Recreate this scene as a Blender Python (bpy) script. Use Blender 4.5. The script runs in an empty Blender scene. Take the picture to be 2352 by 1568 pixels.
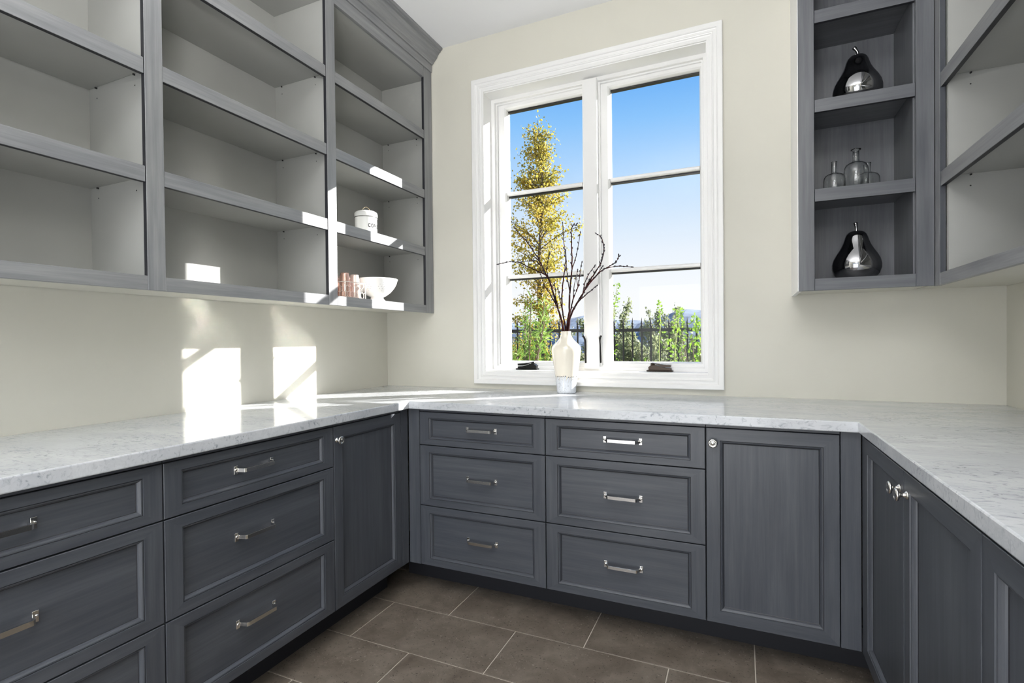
import bpy, bmesh, math, random
from mathutils import Vector, Matrix, noise

random.seed(7)
SC = bpy.context.scene
COL = SC.collection
# ------------------------------------------------------------------ camera
YAW, PITCH, ROLL = 0.43254219, -0.01017623, -0.00998547
cam_d = bpy.data.cameras.new('camera')
cam = bpy.data.objects.new('camera', cam_d)
COL.objects.link(cam)
_r = Vector((math.cos(YAW), math.sin(YAW), 0)); _f = Vector((-math.sin(YAW), math.cos(YAW), 0)); _u = Vector((0, 0, 1))
_f2 = _f * math.cos(PITCH) + _u * math.sin(PITCH); _u2 = _u * math.cos(PITCH) - _f * math.sin(PITCH)
_r3 = _r * math.cos(ROLL) + _u2 * math.sin(ROLL); _u3 = _u2 * math.cos(ROLL) - _r * math.sin(ROLL)
_m = Matrix((_r3, _u3, -_f2)).transposed().to_4x4()
_m.translation = Vector((2.06197, -2.76361, 1.19128))
cam.matrix_world = _m
cam_d.sensor_width = 36.0
cam_d.lens = 36.0 * 1206.42 / 2352.0
cam_d.shift_x = 30.857 / 2352.0
cam_d.shift_y = 11.175 / 2352.0
cam_d.clip_start = 0.02
cam_d.clip_end = 2000
SC.camera = cam

# ------------------------------------------------------------------ view
SC.view_settings.view_transform = 'Standard'
SC.view_settings.look = 'None'
SC.view_settings.gamma = 1.0
SC.view_settings.use_curve_mapping = False
SC.view_settings.exposure = 0.0


def lin(c):
    return tuple((v / 255.0 / 12.92) if v / 255.0 <= 0.04045 else ((v / 255.0 + 0.055) / 1.055) ** 2.4 for v in c)


def rgba(c):
    return (*lin(c), 1.0)


# ------------------------------------------------------------------ sky (clear, whiter towards the horizon)
W = bpy.data.worlds.new('sky')
SC.world = W
W.use_nodes = True
nt = W.node_tree
nt.nodes.clear()
out = nt.nodes.new('ShaderNodeOutputWorld')
bg = nt.nodes.new('ShaderNodeBackground')
tc = nt.nodes.new('ShaderNodeTexCoord')
sx = nt.nodes.new('ShaderNodeSeparateXYZ')
rp = nt.nodes.new('ShaderNodeValToRGB')
nt.links.new(tc.outputs['Generated'], sx.inputs[0])
nt.links.new(sx.outputs['Z'], rp.inputs[0])
nt.links.new(rp.outputs[0], bg.inputs['Color'])
nt.links.new(bg.outputs[0], out.inputs['Surface'])
bg.inputs['Strength'].default_value = 1.0
SKY = [(0.0, (250, 253, 255)), (0.085, (250, 253, 255)), (0.158, (236, 245, 255)), (0.235, (210, 232, 254)),
       (0.309, (176, 215, 254)), (0.375, (140, 198, 253)), (0.454, (98, 172, 247)), (0.70, (64, 136, 226)), (1.0, (44, 110, 205))]
els = rp.color_ramp.elements
while len(els) < len(SKY):
    els.new(0.5)
for e, (p, c) in zip(els, SKY):
    e.position = p
    e.color = rgba(c)

# ------------------------------------------------------------------ sun through the window
sun_d = bpy.data.lights.new('sun', 'SUN')
sun_d.energy = 20.0
sun_d.angle = math.radians(0.53)
sun_d.color = (1.0, 0.975, 0.93)
sun = bpy.data.objects.new('sun', sun_d)
COL.objects.link(sun)
sun.location = (8, 7, 5)
sun.rotation_euler = Vector((-1, -0.874, -0.553)).to_track_quat('-Z', 'Y').to_euler()


def area(name, loc, to, sx_, sy_, power, color=(1, 1, 1)):
    d = bpy.data.lights.new(name, 'AREA')
    d.shape = 'RECTANGLE'
    d.size, d.size_y = sx_, sy_
    d.energy = power
    d.color = color
    o = bpy.data.objects.new(name, d)
    COL.objects.link(o)
    o.location = loc
    o.rotation_euler = (Vector(to) - Vector(loc)).to_track_quat('-Z', 'Y').to_euler()
    return o


# unseen fill lamp added behind the camera, without a fixture, and daylight from the bright kitchen through the wide rear opening
fill_d = bpy.data.lights.new('fill_lamp', 'POINT')
fill_d.energy = 20
fill_d.shadow_soft_size = 0.20
fill_d.color = (1.0, 0.98, 0.95)
fill = bpy.data.objects.new('fill_lamp', fill_d)
COL.objects.link(fill)
fill.location = (2.02, -3.05, 2.30)
area('fill_uplight', (1.75, -2.9, 1.95), (1.75, -2.9, 3.5), 0.45, 0.45, 92, (1.0, 0.985, 0.965))  # added upward fill, bounced off the ceiling to brighten the room
area('kitchen_daylight', (1.5, -4.5, 1.0), (1.5, 0, 1.40), 1.5, 1.9, 38, (0.97, 0.985, 1.0))
SC.cycles.blur_glossy = 0.06
SC.cycles.sample_clamp_indirect = 0

# ------------------------------------------------------------------ materials


class NT:
    def __init__(s, name):
        s.m = bpy.data.materials.new(name)
        s.m.use_nodes = True
        s.t = s.m.node_tree
        s.b = s.t.nodes['Principled BSDF']
        s.tc = None

    def n(s, typ, **kw):
        x = s.t.nodes.new(typ)
        for k, v in kw.items():
            setattr(x, k, v)
        return x

    def l(s, a, b):
        s.t.links.new(a, b)

    def coord(s, scale=(1, 1, 1), rot=(0, 0, 0)):
        if s.tc is None:
            s.tc = s.n('ShaderNodeTexCoord')
        mp = s.n('ShaderNodeMapping')
        mp.inputs['Scale'].default_value = scale
        mp.inputs['Rotation'].default_value = rot
        s.l(s.tc.outputs['Object'], mp.inputs[0])
        return mp.outputs[0]

    def noise(s, vec, scale=1.0, detail=4.0, rough=0.55, dist=0.0):
        x = s.n('ShaderNodeTexNoise')
        s.l(vec, x.inputs['Vector'])
        x.inputs['Scale'].default_value = scale
        x.inputs['Detail'].default_value = detail
        x.inputs['Roughness'].default_value = rough
        x.inputs['Distortion'].default_value = dist
        return x.outputs['Fac']

    def ramp(s, fac, stops):
        r = s.n('ShaderNodeValToRGB')
        e = r.color_ramp.elements
        while len(e) < len(stops):
            e.new(0.5)
        for q, (p, c) in zip(e, stops):
            q.position = p
            q.color = c if len(c) == 4 else (*c, 1)
        s.l(fac, r.inputs[0])
        return r.outputs[0]

    def mix(s, fac, a, b, mode='MIX'):
        x = s.n('ShaderNodeMix', data_type='RGBA', blend_type=mode)
        for sock, v in ((x.inputs[0], fac), (x.inputs[6], a), (x.inputs[7], b)):
            if isinstance(v, (int, float)):
                sock.default_value = v
            elif isinstance(v, tuple):
                sock.default_value = v if len(v) == 4 else (*v, 1)
            else:
                s.l(v, sock)
        return x.outputs[2]

    def bump(s, h, strength=0.2, dist=0.002):
        x = s.n('ShaderNodeBump')
        x.inputs['Strength'].default_value = strength
        x.inputs['Distance'].default_value = dist
        s.l(h, x.inputs['Height'])
        s.l(x.outputs[0], s.b.inputs['Normal'])

    def set(s, **kw):
        for k, v in kw.items():
            i = s.b.inputs[k.replace('_', ' ')]
            if isinstance(v, (int, float, tuple)):
                i.default_value = v
            else:
                s.l(v, i)
        return s


def simple(name, col, rough=0.5, metal=0.0, **kw):
    k = NT(name)
    k.set(Base_Color=rgba(col), Roughness=rough, Metallic=metal, **kw)
    return k.m


def paint(name, col, var=4, rough=0.55):
    k = NT(name)
    f = k.noise(k.coord((1, 1, 1)), 2.2, 3)
    c = k.ramp(f, [(0.3, rgba(tuple(v - var for v in col))), (0.7, rgba(tuple(min(255, v + var) for v in col)))])
    h = k.noise(k.coord((1, 1, 1)), 260, 2)
    k.bump(h, 0.06, 0.001)
    k.set(Base_Color=c, Roughness=rough)
    return k.m


def wood(name, axis, dark, light, rough=0.38):
    """painted wood with a brushed glaze running along the given axis"""
    k = NT(name)
    s = [46.0, 46.0, 46.0]
    s[axis] = 2.2
    f = k.noise(k.coord(tuple(s)), 1.0, 6, 0.65)
    s2 = [7.0, 7.0, 7.0]
    s2[axis] = 2.0
    g = k.noise(k.coord(tuple(s2)), 1.0, 3, 0.5, 0.4)
    s3 = [190.0, 190.0, 190.0]
    s3[axis] = 5.0
    h = k.noise(k.coord(tuple(s3)), 1.0, 3, 0.6)
    mid = tuple((a + b) / 2 for a, b in zip(dark, light))
    c1 = k.ramp(f, [(0.30, rgba(dark)), (0.52, rgba(mid)), (0.74, rgba(light))])
    c2 = k.ramp(g, [(0.3, (0.86, 0.865, 0.885, 1)), (0.7, (1.06, 1.055, 1.04, 1))])
    c = k.mix(1.0, c1, c2, 'MULTIPLY')
    c3 = k.ramp(h, [(0.3, (0.91, 0.91, 0.925, 1)), (0.6, (1.03, 1.04, 1.04, 1))])
    c = k.mix(1.0, c, c3, 'MULTIPLY')
    k.bump(h, 0.10, 0.0008)
    k.set(Base_Color=c, Roughness=rough, Coat_Weight=0.10, Coat_Roughness=0.25)
    return k.m


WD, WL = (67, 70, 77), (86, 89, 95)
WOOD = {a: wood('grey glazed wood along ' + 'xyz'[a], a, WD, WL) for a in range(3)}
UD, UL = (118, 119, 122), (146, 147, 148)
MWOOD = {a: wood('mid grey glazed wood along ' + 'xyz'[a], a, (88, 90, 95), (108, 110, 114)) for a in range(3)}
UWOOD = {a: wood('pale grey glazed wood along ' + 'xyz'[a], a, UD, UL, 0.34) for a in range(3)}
M_INT = paint('pale grey cabinet interior', (168, 169, 166), 4, 0.42)
M_WALL = paint('cream wall paint', (204, 202, 191), 2, 0.6)
M_CEIL = paint('white ceiling paint', (236, 237, 239), 1, 0.7)
M_TRIM = simple('white gloss trim paint', (228, 228, 227), 0.32)
M_DARK = simple('black toe kick', (30, 30, 36), 0.6)
M_GROOVE_EDGE = simple('dark glazed grooves and dark frame edges', (40, 41, 46), 0.5)  # near-black colour on panel grooves, stile sides and nosing undersides
M_GAP = simple('dark cabinet carcass', (26, 27, 30), 0.7)
M_CHROME = simple('polished nickel', (222, 220, 216), 0.17, 1.0)
M_BLACKM = simple('black bronze hardware', (26, 25, 24), 0.35, 0.6)
M_BRONZE = simple('antique bronze', (62, 54, 48), 0.34, 0.8)
M_EXTBAR = simple('dark exterior glazing bar', (14, 14, 15), 0.5)
M_IRON = simple('black wrought iron', (30, 31, 33), 0.5, 0.3)
M_STUCCO = paint('exterior render', (214, 208, 194), 5, 0.9)


def marble():
    k = NT('white veined marble')
    v = k.coord((1, 1, 1), (0, 0, 0.12))
    cl = k.noise(k.coord((2.4, 6.0, 6.0)), 1.0, 5, 0.55, 0.6)
    base = k.ramp(cl, [(0.28, rgba((184, 188, 194))), (0.55, rgba((198, 201, 205))), (0.75, rgba((209, 211, 214)))])
    fl = k.noise(k.coord((34.0, 84.0, 64.0), (0, 0, 0.10)), 1.0, 5, 0.64, 0.8)
    fleck = k.ramp(fl, [(0.53, (0, 0, 0, 1)), (0.68, (1, 1, 1, 1))])
    ar = k.noise(k.coord((3.0, 5.0, 5.0)), 1.0, 3)
    am = k.ramp(ar, [(0.40, (0.1, 0.1, 0.1, 1)), (0.62, (1, 1, 1, 1))])
    fm = k.mix(1.0, fleck, am, 'MULTIPLY')
    c = k.mix(fm, base, rgba((138, 143, 152)))
    v2 = k.noise(k.coord((1.6, 5.5, 5.0), (0, 0, 0.4)), 1.0, 6, 0.62, 1.2)
    vein = k.ramp(v2, [(0.475, (0, 0, 0, 1)), (0.50, (0.22, 0.22, 0.22, 1)), (0.525, (0, 0, 0, 1))])
    c = k.mix(vein, c, rgba((165, 170, 177)))
    fe = k.noise(k.coord((70.0, 70.0, 60.0)), 1.0, 4, 0.65)
    fd = k.ramp(fe, [(0.60, (0, 0, 0, 1)), (0.68, (0.8, 0.8, 0.8, 1))])
    c = k.mix(k.mix(1.0, fd, am, 'MULTIPLY'), c, rgba((112, 117, 126)))
    k.set(Base_Color=c, Roughness=0.11, IOR=1.5)
    return k.m


M_MARBLE = marble()


def tile_mat():
    k = NT('brown stone tile')
    a = k.noise(k.coord((1, 1, 1)), 9, 6, 0.62, 0.4)
    c = k.ramp(a, [(0.25, rgba((92, 82, 72))), (0.5, rgba((116, 106, 95))), (0.75, rgba((136, 126, 115)))])
    b = k.noise(k.coord((1, 1, 1)), 95, 4, 0.7)
    sp = k.ramp(b, [(0.60, (0, 0, 0, 1)), (0.72, (1, 1, 1, 1))])
    d = k.noise(k.coord((1, 1, 1)), 7, 2)
    dm = k.ramp(d, [(0.42, (0, 0, 0, 1)), (0.6, (1, 1, 1, 1))])
    sp = k.mix(1.0, sp, dm, 'MULTIPLY')
    c = k.mix(sp, c, rgba((176, 168, 158)))
    e = k.noise(k.coord((1, 1, 1)), 120, 3, 0.6)
    dk = k.ramp(e, [(0.30, (1, 1, 1, 1)), (0.38, (0, 0, 0, 1))])
    c = k.mix(dk, c, rgba((58, 50, 44)))
    k.bump(b, 0.12, 0.001)
    k.set(Base_Color=c, Roughness=0.5)
    return k.m


M_TILE = tile_mat()
M_GROUT = simple('pale grout', (205, 197, 184), 0.9)


def glass_pane():
    """clear window pane: fresnel reflection over plain transmission"""
    k = NT('window glass')
    t = k.t
    t.nodes.remove(k.b)
    o = t.nodes['Material Output']
    tr = k.n('ShaderNodeBsdfTransparent')
    gl = k.n('ShaderNodeBsdfGlossy')
    gl.inputs['Roughness'].default_value = 0.0
    lw = k.n('ShaderNodeLayerWeight')
    lw.inputs['Blend'].default_value = 0.5
    p5 = k.n('ShaderNodeMath', operation='POWER')
    k.l(lw.outputs['Facing'], p5.inputs[0])
    p5.inputs[1].default_value = 5.0
    fr = k.n('ShaderNodeMath', operation='MULTIPLY_ADD')
    k.l(p5.outputs[0], fr.inputs[0])
    fr.inputs[1].default_value = 0.9
    fr.inputs[2].default_value = 0.006
    mx = k.n('ShaderNodeMixShader')
    k.l(fr.outputs[0], mx.inputs[0])
    k.l(tr.outputs[0], mx.inputs[1])
    k.l(gl.outputs[0], mx.inputs[2])
    k.l(mx.outputs[0], o.inputs['Surface'])
    return k.m


M_PANE = glass_pane()


def glass(name, col=(1, 1, 1), rough=0.0):
    k = NT(name)
    k.set(Base_Color=(*col, 1), Roughness=rough, Transmission_Weight=1.0, IOR=1.45)
    return k.m


M_BOTTLE = glass('clear bottle glass', (0.97, 0.985, 0.98))
M_ENAMEL = simple('white enamel', (236, 237, 236), 0.16)
M_SILVERPEAR = simple('smoked chrome glaze', (172, 172, 174), 0.02, 1.0)
M_WIRE = simple('white coated wire', (232, 226, 220), 0.35)
M_COPPER = NT('rose copper glass').set(Base_Color=rgba((228, 186, 170)), Roughness=0.12, Metallic=0.55).m
M_PINKG = NT('rose gold lustre glass').set(Base_Color=rgba((236, 214, 206)), Roughness=0.08, Metallic=0.35).m
M_INK = simple('black printed lettering', (22, 22, 24), 0.9, Specular_IOR_Level=0.0)
M_BRASSW = simple('pale brass wire', (208, 190, 160), 0.25, 1.0)
M_HOLE = simple('dark hole', (40, 40, 42), 0.7)

# ------------------------------------------------------------------ helpers
WLOC = {}


def tag(o, label=None, cat=None, group=None, kind=None):
    if label:
        o['label'] = label
    if cat:
        o['category'] = cat
    if group:
        o['group'] = group
    if kind:
        o['kind'] = kind
    return o


def empty(name, loc, label=None, cat=None, group=None, kind=None, parent=None):
    o = bpy.data.objects.new(name, None)
    o.empty_display_size = 0.05
    COL.objects.link(o)
    loc = Vector(loc)
    WLOC[o] = loc
    if parent is not None:
        o.parent = parent
        o.location = loc - WLOC[parent]
    else:
        o.location = loc
    return tag(o, label, cat, group, kind)


def obj(name, bm, mats, parent=None, loc=None, smooth=False, label=None, cat=None, group=None, kind=None, recalc=True, bevel=0.0):
    """link a world-space bmesh as one object with its origin at loc (or at its parent's origin)"""
    if recalc:
        bmesh.ops.recalc_face_normals(bm, faces=bm.faces[:])
    if loc is None:
        if parent is not None:
            loc = WLOC[parent]
        else:
            n = len(bm.verts)
            loc = Vector((sum(v.co.x for v in bm.verts) / n, sum(v.co.y for v in bm.verts) / n, min(v.co.z for v in bm.verts)))
    loc = Vector(loc)
    bmesh.ops.translate(bm, verts=bm.verts[:], vec=-loc)
    me = bpy.data.meshes.new(name)
    bm.to_mesh(me)
    bm.free()
    if not isinstance(mats, (list, tuple)):
        mats = [mats]
    for m in mats:
        me.materials.append(m)
    if smooth:
        for p in me.polygons:
            p.use_smooth = True
    o = bpy.data.objects.new(name, me)
    COL.objects.link(o)
    WLOC[o] = loc
    if parent is not None:
        o.parent = parent
        o.location = loc - WLOC[parent]
    else:
        o.location = loc
    if bevel:
        b = o.modifiers.new('edge', 'BEVEL')
        b.width = bevel
        b.segments = 2
        b.limit_method = 'ANGLE'
    return tag(o, label, cat, group, kind)


def box(bm, x0, x1, y0, y1, z0, z1, mi=0, c=0.0):
    """axis box; c chamfers every edge a little"""
    if x0 > x1: x0, x1 = x1, x0
    if y0 > y1: y0, y1 = y1, y0
    if z0 > z1: z0, z1 = z1, z0
    vs = [bm.verts.new((x, y, z)) for x in (x0, x1) for y in (y0, y1) for z in (z0, z1)]
    fs = [(0, 1, 3, 2), (4, 6, 7, 5), (0, 4, 5, 1), (2, 3, 7, 6), (0, 2, 6, 4), (1, 5, 7, 3)]
    nf = [bm.faces.new([vs[i] for i in f]) for f in fs]
    for f in nf:
        f.material_index = mi
    if c:
        es = list({e for f in nf for e in f.edges})
        r = bmesh.ops.bevel(bm, geom=es, offset=c, segments=1, affect='EDGES', profile=0.5)
        for f in r['faces']:
            f.material_index = mi
    return bm


def B(x0, x1, y0, y1, z0, z1, c=0.0):
    return box(bmesh.new(), x0, x1, y0, y1, z0, z1, 0, c)


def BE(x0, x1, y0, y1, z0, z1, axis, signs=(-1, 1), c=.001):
    """box whose end faces on one axis take the darker second material"""
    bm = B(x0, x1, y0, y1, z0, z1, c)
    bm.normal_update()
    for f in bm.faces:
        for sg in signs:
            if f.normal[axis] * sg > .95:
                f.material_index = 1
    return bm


def prism(bm, pts, axis, a0, a1, mi=0):
    """extrude a closed 2D outline along an axis; pts are the two other coordinates in xyz order"""
    def P(p, a):
        q = list(p)
        q.insert(axis, a)
        return q
    A = [bm.verts.new(P(p, a0)) for p in pts]
    Bv = [bm.verts.new(P(p, a1)) for p in pts]
    n = len(pts)
    fs = [bm.faces.new(A), bm.faces.new(Bv[::-1])]
    for i in range(n):
        fs.append(bm.faces.new((A[i], A[(i + 1) % n], Bv[(i + 1) % n], Bv[i])))
    for f in fs:
        f.material_index = mi
    return bm


def lathe(bm, prof, c, seg=32, axis='z', mi=0, closed=False):
    """spin (r, h) profile about an axis through c"""
    c = Vector(c)
    rings = []
    for r, h in prof:
        if r < 1e-5:
            p = {'z': Vector((0, 0, h)), 'x': Vector((h, 0, 0)), 'y': Vector((0, h, 0))}[axis]
            rings.append([bm.verts.new(c + p)])
        else:
            rg = []
            for i in range(seg):
                t = 2 * math.pi * i / seg
                a, b = r * math.cos(t), r * math.sin(t)
                p = {'z': Vector((a, b, h)), 'x': Vector((h, a, b)), 'y': Vector((a, h, b))}[axis]
                rg.append(bm.verts.new(c + p))
            rings.append(rg)
    pairs = list(zip(rings[:-1], rings[1:]))
    if closed:
        pairs.append((rings[-1], rings[0]))
    for A, C in pairs:
        if len(A) == 1 and len(C) == 1:
            continue
        for i in range(seg):
            j = (i + 1) % seg
            if len(A) == 1:
                f = bm.faces.new((A[0], C[i], C[j]))
            elif len(C) == 1:
                f = bm.faces.new((A[i], A[j], C[0]))
            else:
                f = bm.faces.new((A[i], A[j], C[j], C[i]))
            f.material_index = mi
            f.smooth = True
    return bm


def tube(bm, pts, radii, seg=6, mi=0, cap=True):
    pts = [Vector(p) for p in pts]
    n = len(pts)
    if isinstance(radii, (int, float)):
        radii = [radii] * n
    rings = []
    for i in range(n):
        d = (pts[min(i + 1, n - 1)] - pts[max(i - 1, 0)]).normalized()
        up = Vector((0, 0, 1)) if abs(d.z) < 0.9 else Vector((1, 0, 0))
        a = d.cross(up).normalized()
        b = d.cross(a).normalized()
        rings.append([bm.verts.new(pts[i] + (a * math.cos(2 * math.pi * k / seg) + b * math.sin(2 * math.pi * k / seg)) * radii[i]) for k in range(seg)])
    for A, C in zip(rings[:-1], rings[1:]):
        for k in range(seg):
            f = bm.faces.new((A[k], A[(k + 1) % seg], C[(k + 1) % seg], C[k]))
            f.material_index = mi
            f.smooth = True
    if cap:
        bm.faces.new(rings[0][::-1]).material_index = mi
        bm.faces.new(rings[-1]).material_index = mi
    return bm


def spline(pts, n=4):
    """Catmull-Rom through points"""
    P = [Vector(p) for p in pts]
    o = []
    for i in range(len(P) - 1):
        p0, p1, p2, p3 = P[max(i - 1, 0)], P[i], P[i + 1], P[min(i + 2, len(P) - 1)]
        for k in range(n):
            t = k / n
            o.append(0.5 * ((2 * p1) + (p2 - p0) * t + (2 * p0 - 5 * p1 + 4 * p2 - p3) * t * t + (3 * p1 - p0 - 3 * p2 + p3) * t ** 3))
    o.append(P[-1])
    return o


class Run:
    """local frame of a cabinet run: a = along, d = out of the wall, z = up"""
    def __init__(s, kind):
        s.k = kind
        s.axis = {'left': 1, 'back': 0, 'right': 1}[kind]

    def p(s, a, d, z):
        if s.k == 'left':
            return Vector((d, a, z))
        if s.k == 'back':
            return Vector((a, -d, z))
        return Vector((WID - d, a, z))

    def box(s, bm, a0, a1, d0, d1, z0, z1, mi=0, c=0.0):
        p, q = s.p(a0, d0, z0), s.p(a1, d1, z1)
        return box(bm, p.x, q.x, p.y, q.y, p.z, q.z, mi, c)

    def ring(s, bm, a0, a1, z0, z1, prof, mh=0, mv=1, groove=()):
        """mitred frame: prof = [(inset a, inset z, d)]"""
        R = []
        for ia, iz, d in prof:
            R.append([bm.verts.new(s.p(a, d, z)) for a, z in ((a0 + ia, z0 + iz), (a1 - ia, z0 + iz), (a1 - ia, z1 - iz), (a0 + ia, z1 - iz))])
        for q, (A, C) in enumerate(zip(R[:-1], R[1:])):
            for i in range(4):
                j = (i + 1) % 4
                f = bm.faces.new((A[i], A[j], C[j], C[i]))
                f.material_index = 2 if q in groove else (mh if i in (0, 2) else mv)
        return R


WID = 3.028
LEFT, BACK, RIGHT = Run('left'), Run('back'), Run('right')
CEIL = 2.9626
REAR = -4.55

# ------------------------------------------------------------------ room shell
# floor: grout bed with one tile object each
fl = obj('floor', B(0, WID, REAR, 0.0, -0.08, -0.0025), M_GROUT, loc=(0, 0, -0.08), kind='structure')
TL, TW, G = 0.6023, 0.3014, 0.0021
row = 0
y1 = -0.7927 + 3 * TW
offs = [0.6135, 0.9034]   # joints of alternate rows
rr = 0
while y1 > REAR:
    y0 = y1 - TW
    k = rr - 3            # row 0 lies just in front of the cabinets below joint A
    x = (0.6135 if k % 2 == 0 else 0.8985) - 3 * TL
    while x < WID:
        xa, xb, ya, yb = max(x + G, 0.004), min(x + TL - G, WID - 0.004), max(y0 + G, REAR + .004), min(y1 - G, -0.004)
        if xb - xa > 0.03 and yb - ya > 0.03:
            bm = bmesh.new()
            cc = 0.0012
            A = [bm.verts.new(v) for v in ((xa, ya, -.0025), (xb, ya, -.0025), (xb, yb, -.0025), (xa, yb, -.0025))]
            Cc = [bm.verts.new(v) for v in ((xa, ya, -cc), (xb, ya, -cc), (xb, yb, -cc), (xa, yb, -cc))]
            D = [bm.verts.new(v) for v in ((xa + cc, ya + cc, 0), (xb - cc, ya + cc, 0), (xb - cc, yb - cc, 0), (xa + cc, yb - cc, 0))]
            for P_, Q_ in ((A, Cc), (Cc, D)):
                for i in range(4):
                    bm.faces.new((P_[i], P_[(i + 1) % 4], Q_[(i + 1) % 4], Q_[i]))
            bm.faces.new(D)
            obj('floor_tile', bm, M_TILE, fl)
        x += TL
    y1 = y0
    rr += 1

obj('ceiling', B(-0.15, WID + .15, REAR - .15, 0.40, CEIL, CEIL + 0.12), M_CEIL, kind='structure')
obj('wall_left', B(-0.15, 0, REAR - .15, 0.40, -0.08, CEIL), M_WALL, kind='structure')
obj('wall_right', B(WID, WID + 0.15, REAR - .15, 0.40, -0.08, CEIL), M_WALL, kind='structure')
# back wall: inner leaf with the window opening, outer leaf with a wider reveal
bm = bmesh.new()
WX0, WX1, WZ0, WZ1 = 0.690, 1.930, 1.006, 2.652
box(bm, 0, WX0, 0, 0.2, -0.08, CEIL)
box(bm, WX1, WID, 0, 0.2, -0.08, CEIL)
box(bm, WX0, WX1, 0, 0.2, -0.08, WZ0)
box(bm, WX0, WX1, 0, 0.2, WZ1, CEIL)
OX0, OX1, OZ0, OZ1 = 0.62, 1.955, 0.985, 2.76
box(bm, 0, OX0, 0.2, 0.353, -0.08, CEIL, 1)
box(bm, OX1, WID, 0.2, 0.353, -0.08, CEIL, 1)
box(bm, OX0, OX1, 0.2, 0.353, -0.08, OZ0, 1)
box(bm, OX0, OX1, 0.2, 0.353, OZ1, CEIL, 1)
obj('wall_back', bm, [M_WALL, M_STUCCO], kind='structure')
# rear wall with the wide cased opening to the kitchen
bm = bmesh.new()
box(bm, 0, 0.28, REAR - .15, REAR, -0.08, CEIL)
box(bm, 2.72, WID, REAR - .15, REAR, -0.08, CEIL)
box(bm, 0.28, 2.72, REAR - .15, REAR, 2.65, CEIL)
obj('wall_rear', bm, M_WALL, kind='structure')

# ------------------------------------------------------------------ window
win = empty('window_1', (1.31, 0, 1.022), kind='structure')


def yring(bm, x0, x1, z0, z1, prof, mi=0):
    """mitred rectangular frame in the wall plane; prof = [(inset, y)]"""
    R = []
    for i, y in prof:
        R.append([bm.verts.new((x, y, z)) for x, z in ((x0 + i, z0 + i), (x1 - i, z0 + i), (x1 - i, z1 - i), (x0 + i, z1 - i))])
    for A, C in zip(R[:-1], R[1:]):
        for q in range(4):
            f = bm.faces.new((A[q], A[(q + 1) % 4], C[(q + 1) % 4], C[q]))
            f.material_index = mi
    return bm


CAS = [(0, 0.0), (0, -0.024), (0.003, -0.027), (0.021, -0.027), (0.025, -0.024), (0.027, -0.018), (0.031, -0.016), (0.040, -0.0165),
       (0.045, -0.019), (0.048, -0.018), (0.050, -0.0125), (0.056, -0.011), (0.068, -0.012), (0.072, -0.009), (0.072, 0.004)]
obj('casing', yring(bmesh.new(), 0.636, 1.988, 0.944, 2.712, CAS), M_TRIM, win)
obj('jamb', yring(bmesh.new(), 0.690, 1.930, 1.006, 2.652, [(0, 0.0), (0.017, 0.0), (0.017, 0.195), (0, 0.195)]), M_TRIM, win)
bm = bmesh.new()
FX0, FX1, FZ0, FZ1 = 0.707, 1.913, 1.023, 2.635
yring(bm, FX0, FX1, FZ0, FZ1, [(0, 0.195), (0, 0.100), (0.018, 0.100), (0.021, 0.103), (0.021, 0.122), (0.029, 0.122), (0.029, 0.195)])
obj('frame', bm, M_TRIM, win)
bm = bmesh.new()
prism(bm, [(1.262, 0.195), (1.262, 0.118), (1.272, 0.118), (1.272, 0.084), (1.276, 0.080), (1.349, 0.080), (1.353, 0.084), (1.353, 0.118), (1.362, 0.118), (1.362, 0.195)], 2, FZ0 + .012, FZ1 - .012)
obj('mullion', bm, M_TRIM, win)
for sx0, sx1, gx0, gx1 in ((0.737, 1.262, 0.788, 1.252), (1.362, 1.884, 1.410, 1.873)):
    bm = bmesh.new()
    sz0, sz1, gz0, gz1 = 1.036, 2.612, 1.071, 2.579
    # sash: stiles and rails with a sloped glazing bead
    def rect(x0, x1, z0, z1, y):
        return [bm.verts.new(v) for v in ((x0, y, z0), (x1, y, z0), (x1, y, z1), (x0, y, z1))]
    R = [rect(sx0, sx1, sz0, sz1, .192), rect(sx0, sx1, sz0, sz1, .135), rect(gx0 - .010, gx1 + .010 if gx1 > 1.5 else gx1 + .006, gz0 - .010, gz1 + .010, .135),
         rect(gx0 - .008, gx1 + .006, gz0 - .008, gz1 + .008, .138), rect(gx0 - .003, gx1 + .003, gz0 - .003, gz1 + .003, .144), rect(gx0, gx1, gz0, gz1, .158), rect(gx0, gx1, gz0, gz1, .192)]
    for A, C in zip(R[:-1], R[1:]):
        for i in range(4):
            bm.faces.new((A[i], A[(i + 1) % 4], C[(i + 1) % 4], C[i]))
    for i in range(4):
        bm.faces.new((R[-1][i], R[-1][(i + 1) % 4], R[0][(i + 1) % 4], R[0][i]))
    sash = obj('sash', bm, M_TRIM, win)
    zs = [gz0, 1.576, 2.075, gz1]
    for zm in zs[1:3]:
        bm = bmesh.new()
        prism(bm, [(0.160, zm - .011), (0.146, zm - .010), (0.141, zm - .005), (0.141, zm + .005), (0.146, zm + .010), (0.160, zm + .011)], 0, gx0, gx1)
        obj('muntin', bm, M_TRIM, sash)
        obj('exterior_bar', B(gx0, gx1, 0.168, 0.190, zm - .0185, zm + .004), M_EXTBAR, sash)
    obj('exterior_bar', B(gx0, gx1, 0.168, 0.191, gz1 - .010, gz1 - .0005), M_EXTBAR, sash)
    for za, zb in zip(zs[:-1], zs[1:]):
        obj('pane', B(gx0 + .0005, gx1 - .0005, 0.1615, 0.1655, za + .0005, zb - .0005), M_PANE, sash)


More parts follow.
